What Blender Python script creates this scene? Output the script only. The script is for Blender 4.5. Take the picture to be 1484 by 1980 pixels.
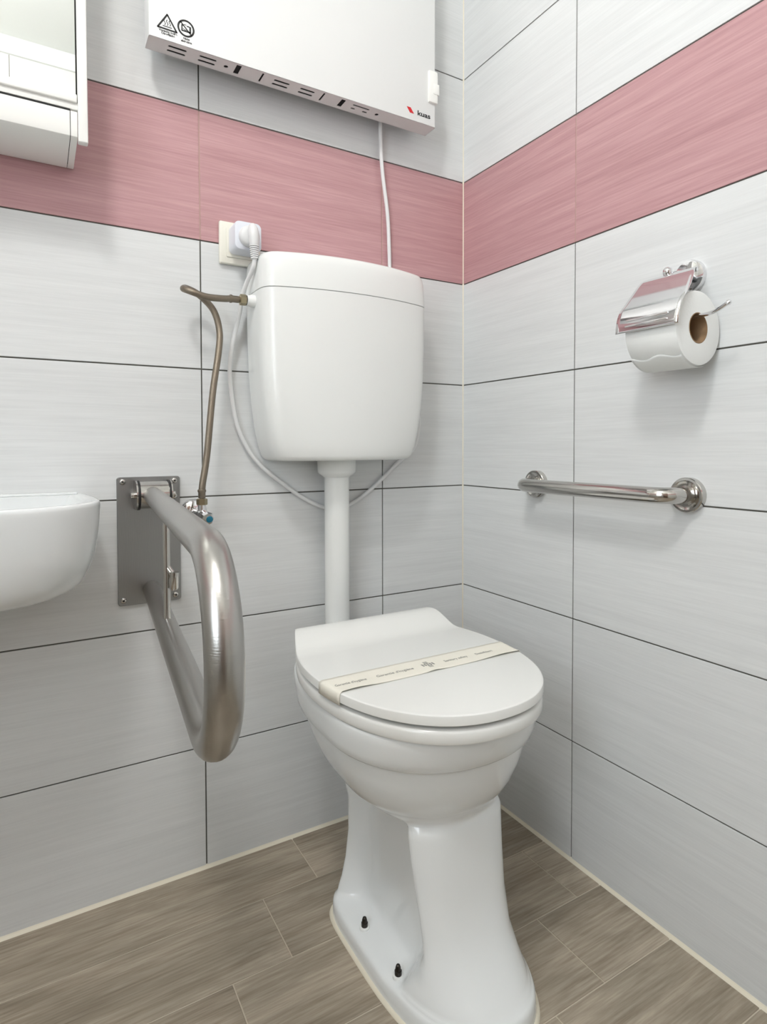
import bpy, bmesh, math, random
from mathutils import Vector, Matrix
from mathutils.geometry import delaunay_2d_cdt

for o in list(bpy.data.objects):
    bpy.data.objects.remove(o, do_unlink=True)
scene = bpy.context.scene
COL = scene.collection
random.seed(4)

# ------------------------------------------------------------------ camera
F_PX, CX, CY = 1158.8864, 742.0, 895.9865
YAW, PITCH, ROLL = 0.5302, -0.0285, -0.0022
CAM = Vector((-0.93375, -1.19795, 0.84355))
fw = Vector((math.sin(YAW) * math.cos(PITCH), math.cos(YAW) * math.cos(PITCH), math.sin(PITCH)))
r0 = Vector((math.cos(YAW), -math.sin(YAW), 0))
u0 = r0.cross(fw)
rt = r0 * math.cos(ROLL) + u0 * math.sin(ROLL)
up = u0 * math.cos(ROLL) - r0 * math.sin(ROLL)
cam_d = bpy.data.cameras.new('camera')
cam_d.sensor_fit = 'VERTICAL'
cam_d.sensor_height = 36.0
cam_d.lens = F_PX * 36.0 / 1980.0
cam_d.shift_y = (CY - 990.0) / 1980.0
cam_d.clip_start = 0.01
cam = bpy.data.objects.new('camera', cam_d)
COL.objects.link(cam)
cam.matrix_world = Matrix(((rt.x, up.x, -fw.x, CAM.x), (rt.y, up.y, -fw.y, CAM.y),
                           (rt.z, up.z, -fw.z, CAM.z), (0, 0, 0, 1)))
scene.camera = cam

# ------------------------------------------------------------------ light, exposure
ROOM_X0, ROOM_Y0, CEIL = -1.80, -2.00, 2.53
world = bpy.data.worlds.new('world')
scene.world = world
world.use_nodes = True
world.node_tree.nodes['Background'].inputs[0].default_value = (0.75, 0.85, 1.0, 1)
world.node_tree.nodes['Background'].inputs[1].default_value = 1.0

LAMP_XY = (-1.22, -1.10)                  # opal globe lamp: its mesh gives the light (see ceiling_lamp)
LAMP_STRENGTH = 94.0
WIN = (-1.35, 0.85, 0.70, 1.10)           # y centre, z bottom, width, height of the unseen window added in the left wall
wl = bpy.data.lights.new('added_fill_light', 'AREA')  # area lamp added as cool fill, set in a made-up window
wl.shape = 'RECTANGLE'
wl.size = WIN[2] - 0.06
wl.size_y = WIN[3] - 0.06
wl.energy = 23.0
wl.color = (0.86, 0.94, 1.0)
wo = bpy.data.objects.new('added_fill_light', wl)
wo.location = (ROOM_X0 - 0.11, WIN[0], WIN[1] + WIN[3] / 2)
wo.rotation_euler = (math.radians(90), 0, math.radians(-90))
COL.objects.link(wo)

vs = scene.view_settings
scene.display_settings.display_device = 'sRGB'
vs.view_transform = 'Standard'
vs.look = 'None'
vs.exposure = -0.46
vs.gamma = 1.0
vs.use_curve_mapping = False

# ------------------------------------------------------------------ helpers
def ray(px, py):
    return rt * ((px - CX) / F_PX) - up * ((py - CY) / F_PX) + fw

def at(px, py, X=None, Y=None, Z=None):
    d = ray(px, py)
    t = (X - CAM.x) / d.x if X is not None else (Y - CAM.y) / d.y if Y is not None else (Z - CAM.z) / d.z
    return CAM + d * t

def srgb(r, g, b):
    f = lambda c: (c / 255 / 12.92) if c / 255 <= 0.04045 else ((c / 255 + 0.055) / 1.055) ** 2.4
    return (f(r), f(g), f(b), 1.0)

def mat(name, color, rough=0.5, metal=0.0, spec=0.5, coat=0.0, emit=None, bump=None):
    m = bpy.data.materials.new(name)
    m.use_nodes = True
    b = m.node_tree.nodes['Principled BSDF']
    b.inputs['Base Color'].default_value = color if len(color) == 4 else (*color, 1)
    b.inputs['Roughness'].default_value = rough
    b.inputs['Metallic'].default_value = metal
    b.inputs['Specular IOR Level'].default_value = spec
    b.inputs['Coat Weight'].default_value = coat
    b.inputs['Coat Roughness'].default_value = 0.04
    if emit:
        b.inputs['Emission Color'].default_value = (*emit[0], 1)
        b.inputs['Emission Strength'].default_value = emit[1]
    if bump:
        nt = m.node_tree
        n = nt.nodes.new('ShaderNodeTexNoise')
        tc = nt.nodes.new('ShaderNodeTexCoord')
        mp = nt.nodes.new('ShaderNodeMapping')
        mp.inputs['Scale'].default_value = bump[0]
        bp = nt.nodes.new('ShaderNodeBump')
        bp.inputs['Strength'].default_value = bump[1]
        bp.inputs['Distance'].default_value = 0.001
        n.inputs['Scale'].default_value = 1.0
        n.inputs['Detail'].default_value = 4
        nt.links.new(tc.outputs['Object'], mp.inputs[0])
        nt.links.new(mp.outputs[0], n.inputs['Vector'])
        nt.links.new(n.outputs[0], bp.inputs['Height'])
        nt.links.new(bp.outputs[0], b.inputs['Normal'])
    return m

def streak_mat(name, dark, light, scale, rough, spec=0.4, fine=None, stops=(0.3, 0.7), jitter=0.05, blot=None):
    """stretched-noise print on a tile or plank, offset per piece"""
    m = bpy.data.materials.new(name)
    m.use_nodes = True
    nt = m.node_tree
    b = nt.nodes['Principled BSDF']
    tc = nt.nodes.new('ShaderNodeTexCoord')
    oi = nt.nodes.new('ShaderNodeObjectInfo')
    mul = nt.nodes.new('ShaderNodeMath'); mul.operation = 'MULTIPLY'; mul.inputs[1].default_value = 37.0
    add = nt.nodes.new('ShaderNodeVectorMath'); add.operation = 'ADD'
    nt.links.new(oi.outputs['Random'], mul.inputs[0])
    nt.links.new(tc.outputs['Object'], add.inputs[0])
    nt.links.new(mul.outputs[0], add.inputs[1])
    def noise(sc, det, rgh=0.55, dist=0.0):
        mp = nt.nodes.new('ShaderNodeMapping'); mp.inputs['Scale'].default_value = sc
        n = nt.nodes.new('ShaderNodeTexNoise')
        n.inputs['Scale'].default_value = 1.0; n.inputs['Detail'].default_value = det
        n.inputs['Roughness'].default_value = rgh; n.inputs['Distortion'].default_value = dist
        nt.links.new(add.outputs[0], mp.inputs[0]); nt.links.new(mp.outputs[0], n.inputs['Vector'])
        return n
    n1 = noise(scale, 5)
    fac = n1.outputs[0]
    if fine:
        n2 = noise(fine, 4)
        mx = nt.nodes.new('ShaderNodeMix'); mx.inputs[0].default_value = 0.5
        nt.links.new(n1.outputs[0], mx.inputs[2]); nt.links.new(n2.outputs[0], mx.inputs[3])
        fac = mx.outputs[0]
    rp = nt.nodes.new('ShaderNodeValToRGB')
    rp.color_ramp.elements[0].position = stops[0]; rp.color_ramp.elements[0].color = dark
    rp.color_ramp.elements[1].position = stops[1]; rp.color_ramp.elements[1].color = light
    nt.links.new(fac, rp.inputs[0])
    colour = rp.outputs[0]
    if blot:
        n3 = noise(blot[0], 4, 0.6, 0.8)
        r3 = nt.nodes.new('ShaderNodeValToRGB')
        r3.color_ramp.elements[0].position = 0.38; r3.color_ramp.elements[0].color = blot[1]
        r3.color_ramp.elements[1].position = 0.62; r3.color_ramp.elements[1].color = (1, 1, 1, 1)
        mm = nt.nodes.new('ShaderNodeMix'); mm.data_type = 'RGBA'; mm.blend_type = 'MULTIPLY'
        mm.inputs[0].default_value = 1.0
        nt.links.new(n3.outputs[0], r3.inputs[0])
        nt.links.new(colour, mm.inputs[6]); nt.links.new(r3.outputs[0], mm.inputs[7])
        colour = mm.outputs[2]
    mr = nt.nodes.new('ShaderNodeMapRange')
    mr.inputs[3].default_value = 1 - jitter; mr.inputs[4].default_value = 1 + jitter
    nt.links.new(oi.outputs['Random'], mr.inputs[0])
    hs = nt.nodes.new('ShaderNodeHueSaturation')
    nt.links.new(mr.outputs[0], hs.inputs['Value'])
    nt.links.new(colour, hs.inputs['Color'])
    nt.links.new(hs.outputs[0], b.inputs['Base Color'])
    b.inputs['Roughness'].default_value = rough
    b.inputs['Specular IOR Level'].default_value = spec
    bp = nt.nodes.new('ShaderNodeBump'); bp.inputs['Strength'].default_value = 0.12; bp.inputs['Distance'].default_value = 0.0005
    nt.links.new(fac, bp.inputs['Height']); nt.links.new(bp.outputs[0], b.inputs['Normal'])
    return m

def obj(name, bm, material, parent=None, smooth=True, angle=40, loc=None):
    if isinstance(bm, bpy.types.Mesh):
        me = bm
    else:
        bmesh.ops.recalc_face_normals(bm, faces=bm.faces)
        me = bpy.data.meshes.new(name)
        bm.to_mesh(me); bm.free()
        if smooth:
            me.polygons.foreach_set('use_smooth', [True] * len(me.polygons))
            me.set_sharp_from_angle(angle=math.radians(angle))
    if material and not me.materials:
        me.materials.append(material)
    o = bpy.data.objects.new(name, me)
    COL.objects.link(o)
    if loc is not None:
        o.location = loc
    if parent is not None:
        o.parent = parent
        o.matrix_parent_inverse = parent_inv(parent)
    return o

def parent_inv(p):
    m = Matrix.Identity(4)
    chain = []
    q = p
    while q is not None:
        chain.append(q); q = q.parent
    for q in reversed(chain):
        m = m @ q.matrix_parent_inverse @ q.matrix_basis
    return m.inverted()

def thing(name, label, cat, loc=(0, 0, 0), group=None):
    o = bpy.data.objects.new(name, None)
    o.empty_display_size = 0.05
    COL.objects.link(o)
    o.location = loc
    o['label'] = label; o['category'] = cat
    if group:
        o['group'] = group
    return o

def structure(o, label=None):
    o['kind'] = 'structure'
    if label:
        o['label'] = label
    return o

def box(bm, x0, x1, y0, y1, z0, z1, bevel=0.0, seg=2):
    v = [bm.verts.new((x, y, z)) for x in (x0, x1) for y in (y0, y1) for z in (z0, z1)]
    fs = [bm.faces.new([v[i] for i in q]) for q in ((0, 1, 3, 2), (4, 6, 7, 5), (0, 4, 5, 1), (2, 3, 7, 6), (0, 2, 6, 4), (1, 5, 7, 3))]
    if bevel > 0:
        es = list({e for f in fs for e in f.edges})
        bmesh.ops.bevel(bm, geom=es, offset=bevel, segments=seg, profile=0.5, affect='EDGES')
    return bm

def bx(*a, **k):
    return box(bmesh.new(), *a, **k)

def rings(loops, closed=True, cap0=True, cap1=True, bm=None):
    bm = bm or bmesh.new()
    rows = [[bm.verts.new(p) for p in lp] for lp in loops]
    n = len(rows[0])
    for a, b in zip(rows, rows[1:]):
        for i in range(n if closed else n - 1):
            j = (i + 1) % n
            bm.faces.new((a[i], a[j], b[j], b[i]))
    if cap0:
        bm.faces.new(rows[0])
    if cap1:
        bm.faces.new(rows[-1])
    return bm

def catmull(pts, per=10):
    P = [Vector(p) for p in pts]
    P = [P[0] * 2 - P[1]] + P + [P[-1] * 2 - P[-2]]
    out = []
    for i in range(1, len(P) - 2):
        a, b, c, d = P[i - 1:i + 3]
        for k in range(per):
            t = k / per
            out.append(0.5 * ((2 * b) + (c - a) * t + (2 * a - 5 * b + 4 * c - d) * t * t + (3 * b - a - 3 * c + d) * t ** 3))
    out.append(P[-2])
    return out

def tube(path, r, seg=16, bm=None, cap=True):
    path = [Vector(p) for p in path]
    rad = r if isinstance(r, (list, tuple)) else [r] * len(path)
    tang = []
    for i in range(len(path)):
        a = path[max(i - 1, 0)]; b = path[min(i + 1, len(path) - 1)]
        tang.append((b - a).normalized())
    nrm = tang[0].orthogonal().normalized()
    loops = []
    for i, p in enumerate(path):
        t = tang[i]
        nrm = (nrm - t * nrm.dot(t)).normalized()
        bn = t.cross(nrm)
        loops.append([p + (nrm * math.cos(2 * math.pi * k / seg) + bn * math.sin(2 * math.pi * k / seg)) * rad[i] for k in range(seg)])
    return rings(loops, True, cap, cap, bm)

def lathe(profile, origin, axis, seg=32, bm=None, cap=True):
    """profile = [(distance along axis, radius)]"""
    axis = Vector(axis).normalized()
    n = axis.orthogonal().normalized(); b = axis.cross(n)
    o = Vector(origin)
    loops = [[o + axis * d + (n * math.cos(2 * math.pi * k / seg) + b * math.sin(2 * math.pi * k / seg)) * r for k in range(seg)] for d, r in profile]
    return rings(loops, True, cap, cap, bm)

def holed_panel(outer, holes, to3d, thick):
    """flat panel with real cut-outs: 2D outline and holes -> bmesh with thickness"""
    vs2 = [Vector(p) for p in outer]; edges = []; faces = []
    def loop(pts, start):
        return [(start + i, start + (i + 1) % len(pts)) for i in range(len(pts))]
    edges += loop(outer, 0)
    for h in holes:
        s = len(vs2); vs2 += [Vector(p) for p in h]; edges += loop(h, s)
    res = delaunay_2d_cdt(vs2, edges, [], 0, 1e-7)
    V, FA = res[0], res[2]
    def inside(p, poly):
        c = False; n = len(poly)
        for i in range(n):
            a = poly[i]; b = poly[i - 1]
            if (a[1] > p[1]) != (b[1] > p[1]) and p[0] < (b[0] - a[0]) * (p[1] - a[1]) / (b[1] - a[1]) + a[0]:
                c = not c
        return c
    bm = bmesh.new()
    vv = [bm.verts.new(to3d(v[0], v[1], 0)) for v in V]
    fs = []
    for f in FA:
        c = ((V[f[0]][0] + V[f[1]][0] + V[f[2]][0]) / 3, (V[f[0]][1] + V[f[1]][1] + V[f[2]][1]) / 3)
        if inside(c, outer) and not any(inside(c, h) for h in holes):
            fs.append(bm.faces.new([vv[i] for i in f]))
    bm.normal_update()
    off = Vector(to3d(0, 0, thick)) - Vector(to3d(0, 0, 0))
    r = bmesh.ops.extrude_face_region(bm, geom=fs)
    bmesh.ops.translate(bm, vec=off, verts=[g for g in r['geom'] if isinstance(g, bmesh.types.BMVert)])
    bmesh.ops.delete(bm, geom=[v for v in bm.verts if not v.link_faces], context='VERTS')
    return bm

def text_mesh(name, body, size, m4, material, parent, bold=0.0, sx=1.0, align='CENTER', bend=None):
    c = bpy.data.curves.new(name, 'FONT')
    c.body = body; c.size = size; c.align_x = align; c.offset = bold; c.extrude = 0.00006
    t = bpy.data.objects.new(name, c)
    COL.objects.link(t)
    dg = bpy.context.evaluated_depsgraph_get()
    me = bpy.data.meshes.new_from_object(t.evaluated_get(dg))
    bpy.data.objects.remove(t, do_unlink=True)
    me.transform(Matrix.Diagonal((sx, 1, 1, 1)))
    me.transform(m4)
    me.name = name
    me.materials.clear()
    if bend:
        for v in me.vertices:
            v.co.z += bend(v.co.x, v.co.y)
    return obj(name, me, material, parent)

def face_y(x, y, z):      # text plane facing -y (towards the room from the back wall)
    return Matrix(((1, 0, 0, x), (0, 0, -1, y), (0, 1, 0, z), (0, 0, 0, 1)))

def sstep(a, b, x):
    t = max(0.0, min(1.0, (x - a) / (b - a)))
    return t * t * (3 - 2 * t)

# ------------------------------------------------------------------ materials
M = {}
M['tile'] = streak_mat('white_tile', srgb(212, 214, 214), srgb(226, 228, 228), (2.4, 1, 60), 0.38, 0.4, fine=(10, 1, 330), jitter=0.012)
M['pink'] = streak_mat('pink_tile', srgb(172, 130, 134), srgb(202, 162, 164), (2.4, 1, 60), 0.42, 0.35, fine=(10, 1, 330), jitter=0.012)
M['plank'] = streak_mat('wood_look_plank', srgb(136, 123, 106), srgb(192, 180, 162), (2.2, 30, 1), 0.36, 0.4, fine=(14, 260, 1),
                        stops=(0.32, 0.66), jitter=0.09, blot=((3.0, 9, 1), (0.74, 0.74, 0.73, 1)))
M['grout'] = mat('dark_grey_grout', srgb(92, 90, 84), 0.9)
M['grout_pink'] = mat('pale_pink_grout', srgb(182, 152, 145), 0.9)
M['grout_floor'] = mat('pale_floor_grout', srgb(196, 186, 168), 0.9)
M['silicone'] = mat('cream_silicone', srgb(226, 219, 200), 0.45)
M['ceramic'] = mat('white_ceramic', srgb(233, 236, 236), 0.12, spec=0.5, coat=0.3)
M['seat'] = mat('white_seat_plastic', srgb(237, 238, 235), 0.2, spec=0.5)
M['tank'] = mat('white_tank_plastic', srgb(234, 236, 234), 0.27, spec=0.5)
M['white'] = mat('white_enamel', srgb(226, 227, 226), 0.4)
M['cab'] = mat('white_cabinet_plastic', srgb(240, 240, 236), 0.3)
M['cable'] = mat('white_cable', srgb(226, 227, 227), 0.4)
M['socket'] = mat('ivory_socket_plastic', srgb(236, 234, 222), 0.3)
M['adapter'] = mat('cool_white_plastic', srgb(226, 230, 238), 0.3)
M['steel'] = mat('brushed_steel', (0.42, 0.41, 0.39), 0.30, 1.0, bump=((60, 60, 900), 0.12))
M['steel_plate'] = mat('brushed_steel_plate', (0.34, 0.345, 0.345), 0.36, 1.0, bump=((900, 900, 40), 0.2))
M['bar'] = mat('polished_steel', (0.55, 0.535, 0.51), 0.12, 1.0)
M['chrome'] = mat('chrome', (0.78, 0.78, 0.79), 0.05, 1.0)
M['mirror'] = mat('mirror_glass', (0.84, 0.865, 0.85), 0.005, 1.0)
M['black'] = mat('recess_shade_black', (0.006, 0.006, 0.006), 0.8)  # flat black painting the shade inside slots, gaps and screw sockets
M['rubber'] = mat('black_rubber', (0.012, 0.012, 0.012), 0.5)
M['print'] = mat('black_print', (0.008, 0.008, 0.008), 0.6)
M['red'] = mat('red_print', (0.55, 0.006, 0.012), 0.5)
M['hose'] = mat('braided_hose', (0.24, 0.205, 0.16), 0.34, 0.9, bump=((900, 900, 900), 0.6))
M['brass'] = mat('dull_brass', (0.46, 0.40, 0.27), 0.3, 1.0)
M['blue'] = mat('blue_cap', (0.005, 0.16, 0.26), 0.25)
M['paper'] = mat('tissue_paper', srgb(240, 242, 240), 0.95, spec=0.1, bump=((260, 260, 260), 0.25))
M['core'] = mat('brown_cardboard', srgb(150, 122, 92), 0.9)
M['band'] = mat('cream_paper_band', srgb(240, 237, 225), 0.8, spec=0.2)
M['band_print'] = mat('grey_print', srgb(150, 150, 145), 0.8)
M['bolt'] = mat('dark_bolt', (0.05, 0.045, 0.04), 0.25, 0.9)
M['paint'] = mat('white_paint', srgb(222, 222, 218), 0.8)
M['door'] = mat('added_window_paint', srgb(228, 228, 224), 0.45)
M['door_wood'] = mat('brown_door_veneer', srgb(104, 78, 60), 0.4)  # dark brown picked for the streaks mirrored in the steel rail

def brick_wall_mat(name, axis_rot, off):
    m = bpy.data.materials.new(name); m.use_nodes = True
    nt = m.node_tree; b = nt.nodes['Principled BSDF']
    tc = nt.nodes.new('ShaderNodeTexCoord'); sp = nt.nodes.new('ShaderNodeSeparateXYZ'); cb = nt.nodes.new('ShaderNodeCombineXYZ')
    nt.links.new(tc.outputs['Object'], sp.inputs[0])
    a1 = nt.nodes.new('ShaderNodeMath'); a1.operation = 'ADD'; a1.inputs[1].default_value = off
    nt.links.new(sp.outputs[axis_rot], a1.inputs[0])
    a2 = nt.nodes.new('ShaderNodeMath'); a2.operation = 'ADD'; a2.inputs[1].default_value = 0.0045
    nt.links.new(sp.outputs[2], a2.inputs[0])
    nt.links.new(a1.outputs[0], cb.inputs[0]); nt.links.new(a2.outputs[0], cb.inputs[1])
    br = nt.nodes.new('ShaderNodeTexBrick')
    br.offset = 0.0; br.inputs['Scale'].default_value = 1.0
    br.inputs['Brick Width'].default_value = 0.4105; br.inputs['Row Height'].default_value = 0.25
    br.inputs['Mortar Size'].default_value = 0.0016; br.inputs['Mortar Smooth'].default_value = 0.0
    br.inputs['Color1'].default_value = srgb(214, 213, 207); br.inputs['Color2'].default_value = srgb(211, 210, 204)
    br.inputs['Mortar'].default_value = srgb(120, 118, 112)
    nt.links.new(cb.outputs[0], br.inputs['Vector'])
    # pink tile course
    g1 = nt.nodes.new('ShaderNodeMath'); g1.operation = 'GREATER_THAN'; g1.inputs[1].default_value = 1.2455
    g2 = nt.nodes.new('ShaderNodeMath'); g2.operation = 'LESS_THAN'; g2.inputs[1].default_value = 1.4955
    mu = nt.nodes.new('ShaderNodeMath'); mu.operation = 'MULTIPLY'
    nt.links.new(sp.outputs[2], g1.inputs[0]); nt.links.new(sp.outputs[2], g2.inputs[0])
    nt.links.new(g1.outputs[0], mu.inputs[0]); nt.links.new(g2.outputs[0], mu.inputs[1])
    mx = nt.nodes.new('ShaderNodeMix'); mx.data_type = 'RGBA'
    nt.links.new(mu.outputs[0], mx.inputs[0]); nt.links.new(br.outputs[0], mx.inputs[6]); mx.inputs[7].default_value = srgb(196, 150, 151)
    nt.links.new(mx.outputs[2], b.inputs['Base Color'])
    b.inputs['Roughness'].default_value = 0.4
    return m

# ------------------------------------------------------------------ room shell
BACK_JOINTS = [0.0, -0.2341, -0.6446, -1.0551, -1.4656, ROOM_X0]
RIGHT_JOINTS = [0.0, -0.357, -0.7675, -1.178, -1.5885, ROOM_Y0]
ROWS = [0.0] + [0.2455 + 0.25 * i for i in range(10)] + [CEIL]
J = 0.0026

wall_back = structure(obj('wall_back', bx(ROOM_X0 - 0.1, 0.10, 0.0022, 0.10, -0.1, CEIL), M['grout'], smooth=False), 'white tiled back wall with a pink tile band')
wall_right = structure(obj('wall_right', bx(0.0022, 0.10, ROOM_Y0 - 0.1, 0.0022, -0.1, CEIL), M['grout'], smooth=False), 'white tiled right wall with a pink tile band')
tile_cache = {}
def tile_mesh(w, h, pink):
    key = (round(w, 4), round(h, 4), pink)
    if key not in tile_cache:
        a, c = w / 2 - J / 2, h / 2 - J / 2
        e = 0.0007
        def lp(d, y):
            return [(-a + d, y, -c + d), (a - d, y, -c + d), (a - d, y, c - d), (-a + d, y, c - d)]
        bm = rings([lp(0, 0.006), lp(0, e), lp(e * 0.4, e * 0.25), lp(e * 1.3, 0.0)], True, False, True)
        bmesh.ops.recalc_face_normals(bm, faces=bm.faces)
        me = bpy.data.meshes.new('tile'); bm.to_mesh(me); bm.free()
        me.materials.append(M['pink'] if pink else M['tile'])
        tile_cache[key] = me
    return tile_cache[key]

def tiles(wall, joints, right):
    for i in range(len(ROWS) - 1):
        z0, z1 = ROWS[i], ROWS[i + 1]
        pink = abs(z0 - 1.2455) < 0.01
        for a, b in zip(joints, joints[1:]):
            me = tile_mesh(abs(b - a), z1 - z0, pink)
            c = (a + b) / 2
            o = obj('tile', me, None, wall)
            o.location = (0, c, (z0 + z1) / 2) if right else (c, 0, (z0 + z1) / 2)
            if right:
                o.rotation_euler = (0, 0, -math.pi / 2)
    for k, a in enumerate(joints[1:-1]):
        if right:
            bm = bx(0.0010, 0.003, a - J / 2, a + J / 2, 1.2455 + 0.002, 1.4955 - 0.002)
        else:
            bm = bx(a - J / 2, a + J / 2, 0.0010, 0.003, 1.2455 + 0.002, 1.4955 - 0.002)
        obj('pink_grout', bm, M['grout_pink'], wall, smooth=False)
tiles(wall_back, BACK_JOINTS, False)
tiles(wall_right, RIGHT_JOINTS, True)

floor = structure(obj('floor', bx(ROOM_X0 - 0.1, 0.10, ROOM_Y0 - 0.1, 0.10, -0.10, -0.0012), M['grout_floor'], smooth=False), 'floor of greyish brown wood-look planks')
row_y = [0.0, -0.138]
while row_y[-1] > ROOM_Y0:
    row_y.append(max(ROOM_Y0, row_y[-1] - 0.1475))
first = [-0.465, -0.576, -0.067, -0.170, -0.278, -0.40, -0.52]
plank_cache = {}
for i in range(len(row_y) - 1):
    y1, y0 = row_y[i], row_y[i + 1]
    xs = [0.0, first[i % 7]]
    while xs[-1] > ROOM_X0:
        xs.append(max(ROOM_X0, xs[-1] - 0.6085))
    for b, a in zip(xs, xs[1:]):
        w, h = b - a, y1 - y0
        if w < 0.01 or h < 0.01:
            continue
        key = (round(w, 4), round(h, 4))
        if key not in plank_cache:
            p, q = w / 2 - 0.0011, h / 2 - 0.0011
            lp = lambda d, z: [(-p + d, -q + d, z), (p - d, -q + d, z), (p - d, q - d, z), (-p + d, q - d, z)]
            bm = rings([lp(0, -0.006), lp(0, -0.0005), lp(0.0008, 0.0)], True, False, True)
            bmesh.ops.recalc_face_normals(bm, faces=bm.faces)
            me = bpy.data.meshes.new('plank'); bm.to_mesh(me); bm.free(); me.materials.append(M['plank'])
            plank_cache[key] = me
        o = obj('plank', plank_cache[key], None, floor)
        o.location = ((a + b) / 2, (y0 + y1) / 2, 0)

# sealant beads in the corner and along the floor
def bead(name, prof, p0, p1, label):
    a, b = Vector(p0), Vector(p1)
    loops = [[a + Vector(q) for q in prof], [b + Vector(q) for q in prof]]
    return structure(obj(name, rings(loops), M['silicone'], smooth=False), label)
bead('trim_1', [(0, 0.001, -0.001), (0, -0.0065, -0.001), (0, -0.0045, 0.0012), (0, -0.0015, 0.0035), (0, 0.001, 0.0065)], (ROOM_X0, 0, 0), (0.001, 0, 0), 'cream sealant bead along the foot of the back wall')
bead('trim_2', [(0.001, 0, -0.001), (-0.0065, 0, -0.001), (-0.0045, 0, 0.0012), (-0.0015, 0, 0.0035), (0.001, 0, 0.0065)], (0, ROOM_Y0, 0), (0, 0, 0), 'cream sealant bead along the foot of the right wall')
corner = structure(obj('trim_3', rings([[(0.001, -0.0022, z), (-0.0008, -0.0012, z), (-0.0012, -0.0008, z), (-0.0022, 0.001, z), (0.001, 0.001, z)] for z in (0.003, CEIL)]), M['silicone'], smooth=False), 'pale sealant line up the corner of the tiled walls')

# rest of the room, with an added window and door (seen in the mirror, the chrome and by the light)
structure(obj('ceiling', bx(ROOM_X0 - 0.1, 0.1, ROOM_Y0 - 0.1, 0.1, CEIL, CEIL + 0.1), M['paint'], smooth=False), 'white painted ceiling')
Mf = brick_wall_mat('front_wall_tiles', 0, 0.99)
Ml = brick_wall_mat('left_wall_tiles', 1, 0.0)
yc, zb, ww, wh = WIN
wall_front = structure(obj('wall_front', bx(ROOM_X0 - 0.1, 0.1, ROOM_Y0 - 0.1, ROOM_Y0, -0.1, CEIL), Mf, smooth=False), 'tiled wall opposite the toilet')
wall_left = structure(obj('wall_left', holed_panel([(ROOM_Y0, -0.1), (0.0022, -0.1), (0.0022, CEIL), (ROOM_Y0, CEIL)],
    [[(yc - ww / 2, zb), (yc + ww / 2, zb), (yc + ww / 2, zb + wh), (yc - ww / 2, zb + wh)]],
    lambda a, b, t: (ROOM_X0 - t, a, b), 0.1), Ml, smooth=False), 'tiled left wall with an added window')
structure(obj('trim_4', bx(ROOM_X0, 0.0, ROOM_Y0, ROOM_Y0 + 0.012, CEIL - 0.07, CEIL), M['paint'], smooth=False), 'white strip above the tiles of the opposite wall')
wf = structure(obj('added_window_1', bx(ROOM_X0 - 0.085, ROOM_X0 - 0.06, yc - 0.02, yc + 0.02, zb, zb + wh, bevel=0.004), M['door']), 'added white window in the left wall, unseen')  # made-up window, added to carry the fill lamp
for y0_, y1_, z0_, z1_ in ((yc - ww / 2, yc - ww / 2 + 0.05, zb, zb + wh), (yc + ww / 2 - 0.05, yc + ww / 2, zb, zb + wh), (yc - ww / 2 + 0.05, yc + ww / 2 - 0.05, zb, zb + 0.05), (yc - ww / 2 + 0.05, yc + ww / 2 - 0.05, zb + wh - 0.05, zb + wh)):
    obj('added_window_frame', bx(ROOM_X0 - 0.09, ROOM_X0 - 0.055, y0_, y1_, z0_, z1_, bevel=0.003), M['door'], wf)
d1 = structure(obj('added_door_1', bx(-1.72, -0.98, ROOM_Y0, ROOM_Y0 + 0.035, 0.0, 2.02, bevel=0.003), M['door_wood']), 'added brown door opposite the toilet, unseen')  # unseen door, added and kept dark for reflections in the rail
obj('door_handle', tube(catmull([(-1.04, ROOM_Y0 + 0.035, 1.03), (-1.04, ROOM_Y0 + 0.08, 1.03), (-1.06, ROOM_Y0 + 0.09, 1.03), (-1.16, ROOM_Y0 + 0.09, 1.03)], 6), 0.009), M['bar'], d1)

lamp = thing('ceiling_lamp', 'round opal globe lamp hanging from the ceiling', 'lamp', (LAMP_XY[0], LAMP_XY[1], CEIL))
obj('lamp_base', lathe([(0, 0.065), (0.02, 0.065), (0.035, 0.05), (0.045, 0.04)], (LAMP_XY[0], LAMP_XY[1], CEIL), (0, 0, -1)), M['white'], lamp)
gr = 0.12
obj('globe', lathe([(0.04 + gr - gr * math.cos(a), gr * math.sin(a)) for a in [math.pi * (0.10 + 0.895 * k / 18) for k in range(19)]], (LAMP_XY[0], LAMP_XY[1], CEIL), (0, 0, -1)), mat('lamp_globe', (0.9, 0.9, 0.9), 0.5, emit=((1, 0.99, 0.98), LAMP_STRENGTH)), lamp)

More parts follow.
